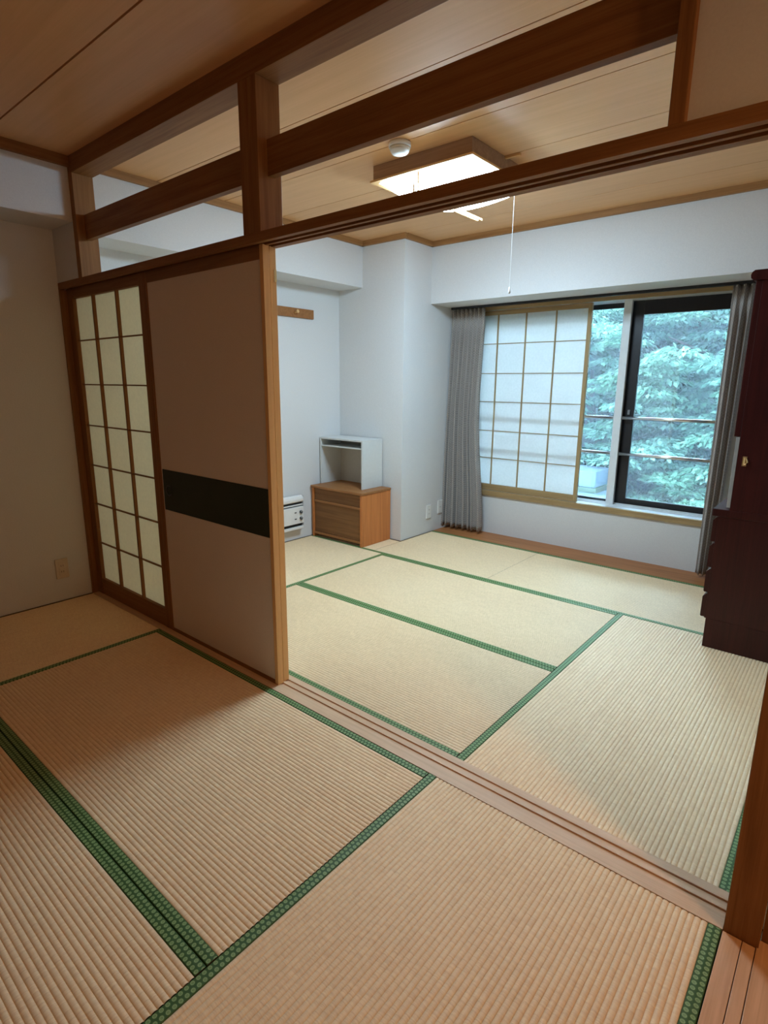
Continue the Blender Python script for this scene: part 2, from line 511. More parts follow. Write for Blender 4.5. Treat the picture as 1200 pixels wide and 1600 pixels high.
# sill with two sliding grooves
pr = [(0, 0), (.048, 0), (.048, -.005), (.066, -.005), (.066, 0), (.082, 0), (.082, -.005), (.100, -.005), (.100, 0), (SILL, 0)]
bm = bmesh.new()
def extrude_x(bm, prof, x0, x1):
    A = [bm.verts.new((x0, y, z)) for y, z in prof]; B = [bm.verts.new((x1, y, z)) for y, z in prof]
    n = len(prof)
    for i in range(n):
        bm.faces.new((A[i], A[(i + 1) % n], B[(i + 1) % n], B[i]))
    bm.faces.new(A); bm.faces.new(list(reversed(B)))
extrude_x(bm, [(0, -.055)] + [(y, z + .0015) for y, z in pr] + [(SILL, -.055)], 0, W)
obj('trim_4', bm, 'sill_wood_x', kind='structure', label='pale wooden door sill with two grooves between the tatami rooms', cat='trim')

# transom frame: lintel, top beam, posts, rails
tf = thing('trim_5', (0, 0, 1.823), kind='structure', label='dark wooden lintel and transom frame over the wide doorway', cat='trim')
bm = bmesh.new()
zk, zt = 1.823, 1.8565
extrude_x(bm, [(0, zt), (0, zk), (.022, zk), (.022, zk + .014), (.046, zk + .014), (.046, zk), (.059, zk), (.059, zk + .014), (.083, zk + .014), (.083, zk), (.112, zk), (.112, zt)], 0, HX)
obj('lintel', bm, 'frame_wood_x', tf)
bx('top_beam', (.275, HX, 0, .106, 2.3597, CEIL), 'frame_wood_x', tf, bev=.0015)
bx('post', (.275, .320, 0, .106, zt, 2.3597), 'frame_wood_z', tf, bev=.0015)
bx('post', (1.7255, 1.8272, 0, .106, zt, 2.3597), 'frame_wood_z', tf, bev=.0015)
bx('post', (3.203, 3.236, 0, .106, zt, 2.3597), 'frame_wood_z', tf, bev=.0015)
bx('rail', (.320, 1.7255, .042, .072, 2.047, 2.168), 'frame_wood_x', tf, bev=.001)
bx('rail', (1.8272, 3.203, .042, .072, 2.047, 2.168), 'frame_wood_x', tf, bev=.001)
bx('trim_6', (0, .014, 0, .112, .0015, zk), 'frame_wood_z', kind='structure', label='brown door jamb against the wall beside the paper door', cat='trim', bev=.001)
bx('trim_7', (W + .001, 3.610, .002, SILL, -.04, zk), 'frame_wood_z', kind='structure', label='thick brown wooden doorway post at the hall floor corner', cat='trim', bev=.002)

# ------------------------------------------------------------------ sliding doors
DZ0, DZ1 = .0015, 1.826
# paper lattice door
d1 = thing('door_1', (.45, .05, 0), kind='structure', label='sliding paper lattice door in brown frame beside the wall', cat='door')
x0, x1, y0, y1 = .015, .893, .036, .066
bx('stile', (x0, .084, y0, y1, DZ0, DZ1), 'frame_wood_z', d1, bev=.0015)
bx('stile', (.838, x1, y0, y1, DZ0, DZ1), 'frame_wood_z', d1, bev=.0015)
bx('bottom_rail', (.084, .838, y0 + .002, y1 - .002, DZ0, .105), 'frame_wood_x', d1, bev=.0015)
bx('top_rail', (.084, .838, y0 + .002, y1 - .002, 1.772, DZ1), 'frame_wood_x', d1, bev=.0015)
vx = [.319, .588]
hz = [1.543, 1.298, 1.063, .825, .587, .340]
for v in vx:
    bx('lattice_bar', (v - .0065, v + .0065, y0 + .004, y0 + .020, .105, 1.772), 'frame_wood_z', d1)
cols = [.084] + vx + [.838]
for h in hz:
    for a, c in zip(cols, cols[1:]):
        bx('lattice_bar', (a, c, y0 + .008, y0 + .018, h - .0035, h + .0035), 'frame_wood_x', d1)
rows_ = [1.772] + hz + [.105]
for a, c in zip(cols, cols[1:]):
    for t, bt in zip(rows_, rows_[1:]):
        bx('paper_pane', (a, c, y0 + .0202, y0 + .0212, bt, t), 'shoji_paper', d1)

# plain papered doors
def plain_door(name, x0, x1, y0, y1, label, band=True):
    d = thing(name, ((x0 + x1) / 2, (y0 + y1) / 2, 0), kind='structure', label=label, cat='door')
    f = .021
    bx('stile', (x0, x0 + f, y0, y1, DZ0, DZ1), 'frame_wood_z', d, bev=.001)
    bx('stile', (x1 - f, x1, y0, y1, DZ0, DZ1), 'stile_wood_z', d, bev=.001)  # paler wood than its twin stile, standing in for lamp light
    bx('top_rail', (x0 + f, x1 - f, y0, y1, DZ1 - .052, DZ1), 'frame_wood_x', d)
    bx('bottom_rail', (x0 + f, x1 - f, y0, y1, DZ0, .020), 'frame_wood_x', d)
    bx('paper_panel', (x0 + f, x1 - f, y0 + .003, y1 - .003, .020, DZ1 - .052), 'door_paper', d)
    if band:
        bx('band', (x0 + f + .010, x1 - f, y0 + .001, y0 + .0035, .677, .886), 'green_band', d, label='dark green paper band across the middle')
        bm = bmesh.new()
        n = 28; cx, cz, r = x0 + .088, .782, .030
        rg = []
        for rr, yy in ((r, y0 - .0015), (r * .82, y0 - .0025), (r * .74, y0 - .001), (r * .70, y0 + .006)):
            rg.append([bm.verts.new((cx + rr * math.cos(2 * math.pi * k / n), yy, cz + rr * math.sin(2 * math.pi * k / n))) for k in range(n)])
        for A, B in zip(rg, rg[1:]):
            for k in range(n): bm.faces.new((A[k], A[(k + 1) % n], B[(k + 1) % n], B[k]))
        bm.faces.new(rg[-1])
        obj('finger_pull', bm, 'black_metal', d, label='round black recessed pull')
    return d

plain_door('door_2', .895, 1.790, .036, .066, 'plain beige sliding door with a dark green band')
plain_door('door_3', .893, 1.783, .074, .104, 'second plain sliding door pushed behind the banded one', band=False)
bx('door_catch', (1.7825, 1.7845, .092, .104, 1.700, 1.745), 'brass', bpy.data.objects['door_3'])

# ------------------------------------------------------------------ tatami mats
def ridge_surface(x0, x1, y0, y1, along, zoff=0.0, amp=.0038, pitch=.015):
    """ridged rush top: ridges run along x or y"""
    bm = bmesh.new()
    uvl = bm.loops.layers.uv.new('UVMap')
    a0, a1, c0, c1 = (x0, x1, y0, y1) if along == 'x' else (y0, y1, x0, x1)
    n = max(1, round((c1 - c0) / pitch)); k = 8
    rows = []
    phs = (0, .03, .08, .18, .33, .5, .67, .82, .92, .97)
    for t in [i + p for i in range(n) for p in phs] + [n]:
        c = c0 + (c1 - c0) * t / n
        ph = t - math.floor(t)
        z = zoff - amp * (1 - abs(math.sin(math.pi * ph)) ** 0.48)
        pts = []
        for a in (a0, a1):
            p = (a, c, z) if along == 'x' else (c, a, z)
            pts.append((bm.verts.new(p), (a, (c - c0) / (c1 - c0) * n * .015)))
        rows.append(pts)
    for A, B in zip(rows, rows[1:]):
        q = (A[0], A[1], B[1], B[0])
        f = bm.faces.new([v[0] for v in q])
        f.smooth = True
        for lp, v in zip(f.loops, q): lp[uvl].uv = v[1]
    bmesh.ops.recalc_face_normals(bm, faces=bm.faces)
    if bm.faces[:][0].normal.z < 0:
        bmesh.ops.reverse_faces(bm, faces=bm.faces)
    return bm


def border_strip(x0, x1, y0, y1, along):
    bm = bmesh.new()
    uvl = bm.loops.layers.uv.new('UVMap')
    prof = [(0, -.050), (0, -.0010), (.05, .0004), (.5, .0010), (.95, .0004), (1, -.0010), (1, -.050)]
    A, B = [], []
    for v, z in prof:
        if along == 'x':
            y = y0 + (y1 - y0) * v
            A.append((bm.verts.new((x0, y, z)), (x0, v))); B.append((bm.verts.new((x1, y, z)), (x1, v)))
        else:
            x = x0 + (x1 - x0) * v
            A.append((bm.verts.new((x, y0, z)), (y0, v))); B.append((bm.verts.new((x, y1, z)), (y1, v)))
    for i in range(len(prof) - 1):
        q = (A[i], A[i + 1], B[i + 1], B[i])
        f = bm.faces.new([w[0] for w in q])
        for lp, w in zip(f.loops, q): lp[uvl].uv = w[1]
    bmesh.ops.recalc_face_normals(bm, faces=bm.faces)
    return bm


GR = 'tatami mats on the floors of both rooms'
def tatami(x0, x1, y0, y1, along, label, mat, borders=(1, 1)):
    g = .0012
    x0 += g; x1 -= g; y0 += g; y1 -= g
    t = thing('tatami_mat', ((x0 + x1) / 2, (y0 + y1) / 2, -.055), label=label, cat='tatami mat', group=GR)
    h = .030
    bx('core', (x0 + .002, x1 - .002, y0 + .002, y1 - .002, -.057, -.006), 'dark_edging', t)
    sx0, sx1, sy0, sy1 = x0, x1, y0, y1
    if along == 'x':
        if borders[0]: obj('border_cloth', border_strip(x0, x1, y0, y0 + h, 'x'), 'green_border', t); sy0 += h
        if borders[1]: obj('border_cloth', border_strip(x0, x1, y1 - h, y1, 'x'), 'green_border', t); sy1 -= h
    else:
        if borders[0]: obj('border_cloth', border_strip(x0, x0 + h, y0, y1, 'y'), 'green_border', t); sx0 += h
        if borders[1]: obj('border_cloth', border_strip(x1 - h, x1, y0, y1, 'y'), 'green_border', t); sx1 -= h
    bm = ridge_surface(sx0, sx1, sy0, sy1, along)
    o = obj('woven_top', bm, mat, t, recalc=False)
    return t

x0, x1, x2 = .8586, 2.640, W
yA = -.880
tatami(.010, x0, -1.765, 0, 'y', 'shaded tatami mat at the foot of the paper lattice door', 'tatami_rush_near', (0, 1))
tatami(x0, x1, yA, 0, 'x', 'half-shaded tatami mat along the near side of the sill, in front of the banded door', 'tatami_rush_near')
tatami(x0, x1, -1.765, yA, 'x', 'tatami mat across the double dark green border, farther from the sill', 'tatami_rush_near')
tatami(x1, x2, -1.765, 0, 'y', 'tatami mat beside the wooden hall boards, ribs running toward the sill', 'tatami_rush_near')
xe, x3 = .862, 2.664
yE, yG, yS = .990, 1.882, 2.748
tatami(.010, xe, SILL, yG, 'y', 'tatami mat beneath the wall heater, in front of the chest', 'tatami_rush_far', (0, 1))
tatami(xe, x3, SILL, yE, 'x', 'bright tatami mat just past the sill, in the middle of the farther room', 'tatami_rush_far')
tatami(xe, x3, yE, yG, 'x', 'bright tatami mat second from the sill, between two green lines', 'tatami_rush_far')
tatami(x3, x2, SILL, yG, 'y', 'tatami mat leading from the sill to the tall cabinet', 'tatami_rush_near')
tatami(XC + .010, 1.764, yG, yS, 'x', 'pale tatami mat below the window screen, by the grey curtain and pillar', 'tatami_rush_far')
tatami(1.764, x2, yG, yS, 'x', 'pale tatami mat below the open half of the window, touching the cabinet', 'tatami_rush_far')
tatami(.010, XC + .009, yG, YC - .011, 'x', 'cut tatami piece beneath the small chest', 'tatami_rush_far', (1, 0))

# ------------------------------------------------------------------ window
wn = thing('window_1', (1.86, YW, OZ0), kind='structure', label='wide window with brown frame, white track and black sash facing the trees', cat='window')
bx('window_sill', (OX0, OX1, YW - .014, 3.044, OZ0, .388), 'window_wood_x', wn, bev=.001)
bx('window_head', (OX0, OX1, YW - .010, 3.044, 1.930, OZ1), 'window_wood_x', wn, bev=.001)
bx('window_jamb', (OX0, OX0 + .025, YW - .010, 3.128, .388, 1.928), 'window_wood_z', wn, bev=.001)
bx('window_jamb', (OX1 - .025, OX1, YW - .010, 3.128, .388, 1.928), 'window_wood_z', wn, bev=.001)
bx('bottom_track', (OX0, OX1, 3.0445, 3.30, OZ0, .388), 'white_aluminium', wn)
bx('track_rib', (OX0, OX1, 3.125, 3.131, .388, .396), 'white_aluminium', wn)
bx('track_rib', (OX0, OX1, 3.176, 3.182, .388, .402), 'white_aluminium', wn)
bx('top_track', (OX0, OX1, 3.0445, 3.30, 1.934, OZ1), 'white_aluminium', wn)
bx('side_track', (OX0, OX0 + .025, 3.128, 3.30, .388, 1.934), 'white_aluminium', wn)
bx('side_track', (OX1 - .025, OX1, 3.128, 3.30, .388, 1.934), 'white_aluminium', wn)
bx('center_post', (2.118, 2.176, 3.135, 3.165, .388, 1.934), 'white_aluminium', wn, bev=.002)
for zz in (1.074, .797):
    for a, c in ((OX0 + .025, 2.118), (2.176, OX1 - .025)):
        bm = bmesh.new(); tube(bm, [(a, 3.150, zz), (c, 3.150, zz)], .0125, 14)
        obj('safety_bar', bm, 'silver_bar', wn, smooth=True)
def sash(x0, x1, y0, y1, z0, z1, ws, wt, wbm):
    s = thing('sash', ((x0 + x1) / 2, (y0 + y1) / 2, z0), parent=None)
    s.parent = wn; s.location = Vector(((x0 + x1) / 2, (y0 + y1) / 2, z0)) - wn.location
    bx('sash_stile', (x0, x0 + ws, y0, y1, z0, z1), 'black_sash', s, bev=.002)
    bx('sash_stile', (x1 - ws, x1, y0, y1, z0, z1), 'black_sash', s, bev=.002)
    bx('sash_rail', (x0 + ws, x1 - ws, y0, y1, z0, z0 + wbm), 'black_sash', s, bev=.002)
    bx('sash_rail', (x0 + ws, x1 - ws, y0, y1, z1 - wt, z1), 'black_sash', s, bev=.002)
    bx('glass_pane', (x0 + ws, x1 - ws, (y0 + y1) / 2 - .002, (y0 + y1) / 2 + .002, z0 + wbm, z1 - wt), 'window_glass', s)
    return s
s1 = sash(2.150, 2.905, 3.192, 3.222, .389, 1.933, .098, .100, .058)
bx('latch', (2.205, 2.222, 3.180, 3.192, 1.10, 1.135), 'grey_plastic', s1)
s2 = sash(.830, 2.165, 3.240, 3.270, .389, 1.933, .05, .036, .02)
bx('outer_ledge', (OX0, OX1, 3.30, 3.40, .36, .384), 'white_aluminium', wn)

# sliding paper screen in the window
sc = thing('shoji_screen', (1.37, 3.06, .388), label='white paper lattice screen slid across half of the window', cat='paper screen')
sx0, sx1, sy0, sy1 = .826, 1.912, 3.045, 3.075
bx('stile', (sx0, .860, sy0, sy1, .389, 1.928), 'window_wood_z', sc, bev=.001)
bx('stile', (1.884, sx1, sy0, sy1, .389, 1.928), 'window_wood_z', sc, bev=.001)
bx('bottom_rail', (.860, 1.884, sy0, sy1, .389, .443), 'window_wood_x', sc, bev=.001)
bx('top_rail', (.860, 1.884, sy0, sy1, 1.892, 1.928), 'window_wood_x', sc, bev=.001)
vx = [1.115, 1.372, 1.630]; hz = [1.657, 1.411, 1.170, .919, .679]
cols = [.860] + vx + [1.884]; rws = [1.892] + hz + [.443]
for v in vx: bx('lattice_bar', (v - .0045, v + .0045, sy0 + .006, sy0 + .018, .443, 1.892), 'window_wood_z', sc)
for h in hz:
    for a, c in zip(cols, cols[1:]): bx('lattice_bar', (a, c, sy0 + .007, sy0 + .017, h - .003, h + .003), 'window_wood_x', sc)
for a, c in zip(cols, cols[1:]):
    for t, bt in zip(rws, rws[1:]): bx('paper_pane', (a, c, sy0 + .0182, sy0 + .0192, bt, t), 'window_paper', sc)

# ------------------------------------------------------------------ curtains
cr = thing('curtain_rail', (1.9, 2.935, 1.962), label='dark metal curtain rail under the bulkhead above the window', cat='curtain rail')
bx('rail', (XC + .01, 3.0, 2.920, 2.950, 1.946, 1.9645), 'black_metal', cr)

def curtain(xt0, xt1, xb0, xb1, zt, zb, folds, label, yc=2.935, bow=0.0, amp_b=.054, hem=.004):
    t = thing('curtain', ((xt0 + xt1) / 2, yc, zb), label=label, cat='curtain', group='grey curtains at the window')
    bm = bmesh.new(); uvl = bm.loops.layers.uv.new('UVMap')
    nu, nv = folds * 14, 48
    grid = []
    rng = random.Random(folds)
    jit = [rng.uniform(-.25, .25) for _ in range(folds + 2)]
    amps = [rng.uniform(.65, 1.1) for _ in range(folds + 2)]
    for j in range(nv + 1):
        v = j / nv; z = zt + (zb - zt) * v
        w0 = xt0 + (xb0 - xt0) * v ** 1.3; w1 = xt1 + (xb1 - xt1) * v ** 1.1
        w1 -= bow * math.sin(math.pi * min(1, v * 1.05)) ** 2
        row = []
        for i in range(nu + 1):
            q = i / nu
            fi = q * folds
            k = int(min(fi, folds - 1e-6)); am = amps[k] * (1 - (fi - k)) + amps[k + 1] * (fi - k)
            ph = 2 * math.pi * (fi + jit[k] * math.sin(math.pi * (fi - k)) * min(1, v * 2))
            pinch = math.exp(-((v - .055) / .035) ** 2)
            A = (.030 + (amp_b - .030) * min(1, v * 1.5)) * am * (1 - .6 * pinch)
            y = yc + A * math.sin(ph) + .30 * A * math.sin(2 * ph + 1.1)
            x = w0 + (w1 - w0) * q + .25 * (w1 - w0) / folds * math.sin(2 * ph) * (.3 + .5 * v)
            zz = z + (hem * math.sin(ph + 1) if j == nv else 0)
            row.append((bm.verts.new((x, y, zz)), (q * folds * .11, z)))
        grid.append(row)
    for A, B in zip(grid, grid[1:]):
        for i in range(nu):
            q = (A[i], A[i + 1], B[i + 1], B[i])
            f = bm.faces.new([w[0] for w in q]); f.smooth = True
            for lp, w in zip(f.loops, q): lp[uvl].uv = w[1]
    o = obj('cloth', bm, 'curtain_cloth', t, recalc=False)
    md = o.modifiers.new('thickness', 'SOLIDIFY'); md.thickness = .002
    # pleat hooks along the top
    for i in range(folds):
        xx = xt0 + (xt1 - xt0) * (i + .5) / folds
        bx('hook', (xx - .002, xx + .002, yc - .002, yc + .002, zt - .01, zt + .008), 'white_plastic', t)
    return t

curtain(.722, 1.050, .672, 1.112, 1.940, .030, 8, 'gathered grey curtain hanging at the corner pillar beside the paper screen', bow=.045)
curtain(2.850, 2.972, 2.852, 2.945, 1.945, .022, 3, 'narrow grey curtain bunched between window and tall cabinet', amp_b=.03)

# ------------------------------------------------------------------ ceiling lamp
LX0, LX1, LY0, LY1 = 1.413, 2.045, 1.072, 1.715
lm = thing('ceiling_lamp', ((LX0 + LX1) / 2, (LY0 + LY1) / 2, CEIL), label='square wooden framed ceiling lamp lit cool white', cat='ceiling lamp')
i0 = .034
bxs('frame', [(LX0 + .012, LX1 - .012, LY0 + .012, LY0 + .030, 2.368, CEIL - .001), (LX0 + .012, LX1 - .012, LY1 - .030, LY1 - .012, 2.368, CEIL - .001),
              (LX0 + .012, LX0 + .030, LY0 + .030, LY1 - .030, 2.368, CEIL - .001), (LX1 - .030, LX1 - .012, LY0 + .030, LY1 - .030, 2.368, CEIL - .001)], 'lamp_wood', lm)
bxs('flange', [(LX0, LX1, LY0, LY0 + i0, 2.358, 2.368), (LX0, LX1, LY1 - i0, LY1, 2.358, 2.368),
               (LX0, LX0 + i0, LY0 + i0, LY1 - i0, 2.358, 2.368), (LX1 - i0, LX1, LY0 + i0, LY1 - i0, 2.358, 2.368)], 'stile_wood_x', lm)
bx('back_plate', (LX0 + .03, LX1 - .03, LY0 + .03, LY1 - .03, CEIL - .012, CEIL - .002), 'white_plastic', lm)
# cushion-shaped diffuser in two halves, split by a slatted bar
def dome(xa, xb):
    bm = bmesh.new(); n = 20
    A, B = LX0 + i0, LX1 - i0; C, D = LY0 + i0, LY1 - i0
    g = []
    for i in range(n + 1):
        x = xa + (xb - xa) * i / n; uu = 2 * (x - A) / (B - A) - 1
        row = []
        for j in range(n + 1):
            y = C + (D - C) * (0.5 - 0.5 * math.cos(math.pi * j / n)); vv = 2 * (y - C) / (D - C) - 1
            z = 2.3575 - .088 * (max(0, 1 - abs(uu) ** 2.2) ** .6) * (max(0, 1 - abs(vv) ** 2.6) ** .55)
            row.append(bm.verts.new((x, y, z)))
        g.append(row)
    for P, Q in zip(g, g[1:]):
        for j in range(n): bm.faces.new((P[j], P[j + 1], Q[j + 1], Q[j]))
    return bm
obj('diffuser', dome(LX0 + i0, LX1 - i0), 'lamp_diffuser', lm, smooth=True)
bm = bmesh.new()
for xo in (-.013, .013):
    xx = 1.700 + xo
    box(bm, xx - .004, xx + .004, 1.096, 1.108, 2.258, 2.360)
    box(bm, xx - .004, xx + .004, 1.108, 1.728, 2.258, 2.270)
box(bm, 1.691, 1.709, 1.706, 1.728, 2.258, 2.270)
obj('slat_bar', bm, 'stile_wood_y', lm)
bm = bmesh.new()
tube(bm, [(2.030, 1.52, 2.36), (2.030, 1.52, 1.835)], .0010, 8)
pc = obj('pull_cord', bm, 'white_cord', lm)
bm = bmesh.new(); lathe(bm, [(.001, 1.837), (.004, 1.832), (.006, 1.815), (.0065, 1.805), (.003, 1.802)], 2.030, 1.52, 14)
obj('cord_pull', bm, 'white_plastic', pc, smooth=True)
bx('cable_cover', (LX1 - .012, 2.115, 1.395, 1.410, CEIL - .012, CEIL - .0005), 'stile_wood_x', lm)

sd = thing('smoke_detector', (1.722, .935, CEIL), label='round white smoke detector on the ceiling beside the lamp', cat='smoke detector')
bm = bmesh.new(); lathe(bm, [(.052, CEIL - .0005), (.054, CEIL - .012), (.053, CEIL - .022)], 1.722, .935, 40)
obj('base', bm, 'white_plastic', sd, smooth=True)
bm = bmesh.new(); lathe(bm, [(.050, CEIL - .022), (.049, CEIL - .030), (.046, CEIL - .032)], 1.722, .935, 40)
obj('vent_ring', bm, 'cream_plastic', sd, smooth=True)
bm = bmesh.new(); lathe(bm, [(.046, CEIL - .032), (.045, CEIL - .038), (.038, CEIL - .048), (.015, CEIL - .050)], 1.722, .935, 40)
obj('cap', bm, 'white_plastic', sd, smooth=True)

# ------------------------------------------------------------------ small chest and shelf box in the corner
ch = thing('chest', (.31, 2.07, 0), label='small brown wooden chest with drawer beside the corner pillar', cat='chest')
cx0, cx1, cy0, cy1, cz = .022, .607, 1.892, 2.258, .455
bx('side_panel', (cx0, cx0 + .020, cy0, cy1, .001, cz - .020), 'chest_wood_z', ch, bev=.001)
bx('side_panel', (cx1 - .020, cx1, cy0, cy1, .001, cz - .020), 'chest_wood_z', ch, bev=.001)
bx('top', (cx0 - .008, cx1 + .006, cy0 - .010, cy1, cz - .020, cz), 'chest_wood_x', ch, bev=.003)
bx('back_panel', (cx0 + .02, cx1 - .02, cy1 - .010, cy1, .045, cz - .02), 'chest_panel_wood', ch)
bx('middle_rail', (cx0 + .02, cx1 - .02, cy0 + .002, cy0 + .022, .312, .332), 'chest_wood_x', ch, bev=.001)
bx('bottom_rail', (cx0 + .02, cx1 - .02, cy0 + .002, cy0 + .022, .026, .046), 'chest_wood_x', ch, bev=.001)
bx('shelf', (cx0 + .02, cx1 - .02, cy0 + .022, cy1 - .010, .030, .042), 'chest_panel_wood', ch)
bx('drawer', (cx0 + .022, cx1 - .022, cy0 + .010, cy1 - .05, .334, cz - .022), 'chest_panel_wood', ch, bev=.0015)
bx('front_panel', (cx0 + .022, cx1 - .022, cy0 + .010, cy0 + .022, .048, .310), 'chest_panel_wood', ch, bev=.0015)

sb = thing('shelf_box', (.262, 2.13, .455), label='empty pale grey open-front shelf box standing on the brown chest', cat='shelf')
bx0, bx1, by0, by1, bz0, bz1 = .012, .512, 2.005, 2.256, .4555, .862
bx('side_panel', (bx0, bx0 + .014, by0, by1, bz0, bz1 - .014), 'box_grey', sb, bev=.0008)
bx('side_panel', (bx1 - .014, bx1, by0, by1, bz0, bz1 - .014), 'box_grey', sb, bev=.0008)
bx('top', (bx0, bx1, by0, by1, bz1 - .014, bz1), 'box_grey', sb, bev=.0008)
bx('back_panel', (bx0 + .014, bx1 - .014, by1 - .006, by1, bz0, bz1 - .014), 'box_inside', sb)
bx('shelf', (bx0 + .014, bx1 - .014, by0 + .004, by1 - .006, bz1 - .076, bz1 - .066), 'box_grey', sb)

# ------------------------------------------------------------------ wall heater
ht = thing('wall_heater', (0, 1.45, .23), label='white slim panel heater on the wall beside the chest', cat='heater')
hy0, hy1 = 1.10, 1.757
bm = bmesh.new()
def extrude_y(bm, prof, y0, y1):
    A = [bm.verts.new((x, y0, z)) for x, z in prof]; B = [bm.verts.new((x, y1, z)) for x, z in prof]
    n = len(prof)
    for i in range(n): bm.faces.new((A[i], B[i], B[(i + 1) % n], A[(i + 1) % n]))
    bm.faces.new(list(reversed(A))); bm.faces.new(B)
extrude_y(bm, [(.001, .10), (.020, .10), (.020, .378), (.001, .378)], hy0, hy1 + .012)
obj('body', bm, 'grey_plastic', ht)
bm = bmesh.new(); extrude_y(bm, [(.020, .335), (.052, .335), (.060, .345), (.060, .362), (.052, .380), (.036, .388), (.020, .388)], hy0, hy1)
obj('top_cap', bm, 'white_plastic', ht)
bx('grille', (.020, .036, hy0, hy1, .292, .335), 'dark_slot', ht)
bx('grille_bar', (.036, .052, hy0, hy1, .306, .314), 'white_plastic', ht)
bx('front_panel', (.020, .060, hy0, hy1, .150, .295), 'white_plastic', ht, bev=.004)
bx('grille', (.020, .034, hy0, hy1, .122, .150), 'dark_slot', ht)
bx('bottom_rail', (.020, .056, hy0, hy1, .100, .122), 'white_plastic', ht, bev=.003)
bx('side_cap', (.001, .046, hy1, hy1 + .012, .125, .385), 'grey_plastic', ht, bev=.004)
for zz in (.250, .195):
    bm = bmesh.new(); tube(bm, [(.060, 1.722, zz), (.074, 1.722, zz)], .0135, 18)
    k = obj('knob', bm, 'dark_grey_plastic', ht)
    bx('marker', (.074, .0752, 1.720, 1.724, zz, zz + .011), 'white_plastic', k)
    bx('switch', (.060, .0625, 1.655, 1.675, zz - .005, zz + .004), 'dark_grey_plastic', ht)

# hook rail
hk = thing('hook_rail', (0, 1.7, 1.86), label='brown wooden hook rail high on the white wall', cat='hook rail')
bx('board', (.001, .016, 1.30, 1.957, 1.829, 1.900), 'chest_wood_x', hk, bev=.001)
bm = bmesh.new()
tube(bm, [(.016, 1.752, 1.866), (.030, 1.752, 1.867), (.046, 1.752, 1.870), (.054, 1.752, 1.871), (.058, 1.752, 1.8715)], [.008, .0075, .010, .014, .008], 16)
obj('peg', bm, 'stile_wood_x', hk, smooth=True, label='round pale wooden peg')

# outlets
def outlet(loc, axis_x, w, h, mat, label, group, jack=False):
    x, y, z = loc
    t = thing('wall_outlet', loc, label=label, cat='wall outlet', group=group)
    bx('cover_plate', (x, x + .008, y - w / 2, y + w / 2, z - h / 2, z + h / 2), mat, t, bev=.002)
    bx('insert', (x + .008, x + .0095, y - w * .24, y + w * .24, z - h * .34, z + h * .34), mat, t, bev=.0006)
    for dz in ((0,) if jack else (-.018, .018)):
        for dy in (-.006, .006):
            bx('slot', (x + .0095, x + .0098, y + dy - .0012, y + dy + .0012, z + dz - .005, z + dz + .005), 'dark_slot', t)
    return t
outlet((XC + .0005, 2.668, .192), 1, .068, .122, 'white_plastic', 'white wall outlet on the pillar, the one standing clear of the curtain', 'outlets on the walls')
outlet((XC + .0005, 2.845, .210), 1, .068, .122, 'white_plastic', 'white wall outlet on the pillar, half behind the grey curtain', 'outlets on the walls', True)
outlet((.0005, -.160, .203), 1, .072, .122, 'cream_plastic', 'cream wall outlet in the dim corner near the paper door', 'outlets on the walls')

# ------------------------------------------------------------------ tall dark cabinet
tc = thing('tall_cabinet', (3.33, 2.2, 0), label='tall dark red wooden cabinet with drawers against the wall', cat='cabinet')
ky0, ky1, kx1 = 1.733, 2.58, W - .003
bx('base', (3.140, kx1, ky0, ky1, .001, .155), 'dark_red_wood', tc, bev=.001)
bx('lower_body', (3.132, kx1, ky0, ky1, .155, .690), 'dark_red_wood', tc, bev=.001)
dz = [.155, .288, .421, .555, .690]
for a, c in zip(dz, dz[1:]):
    bm = bmesh.new()
    # drawer front with a finger lip sloping back along its upper edge
    prof = [(3.132, a + .004), (3.116, a + .004), (3.112, a + .009), (3.112, c - .022), (3.126, c - .006), (3.132, c - .004)]
    extrude_y(bm, prof, ky0 + .004, ky1 - .004)
    obj('drawer', bm, 'dark_red_wood', tc)
bx('counter', (3.104, kx1, ky0 - .002, ky1, .690, .727), 'dark_red_wood', tc, bev=.003)
bx('upper_body', (3.176, kx1, ky0, ky1, .727, 1.785), 'dark_red_wood', tc, bev=.001)
bx('upper_door', (3.150, 3.176, ky0 + .001, (ky0 + ky1) / 2 - .001, 1.085, 1.785), 'dark_red_wood', tc, bev=.002)
bx('upper_door', (3.150, 3.176, (ky0 + ky1) / 2 + .001, ky1, 1.085, 1.785), 'dark_red_wood', tc, bev=.002)
bx('glass_door', (3.160, 3.176, ky0 + .001, ky1 - .001, .740, 1.083), 'cabinet_edge', tc, bev=.001)
bm = bmesh.new()
extrude_y(bm, [(kx1, 1.785), (3.140, 1.785), (3.130, 1.795), (3.128, 1.808), (3.132, 1.820), (3.142, 1.828), (kx1, 1.828)], ky0 - .012, ky1)
obj('crown_moulding', bm, 'dark_red_wood', tc)
bm = bmesh.new()
tube(bm, [(3.207, ky0 - .003, .990), (3.207, ky0 - .003, .952)], .004, 8)
tube(bm, [(3.214, ky0 - .004, .985), (3.221, ky0 - .008, .968), (3.211, ky0 - .007, .955)], .0035, 8)
box(bm, 3.199, 3.217, ky0 - .004, ky0, .948, .994)
obj('brass_hook', bm, 'brass', tc, label='small brass hook on the cabinet side')

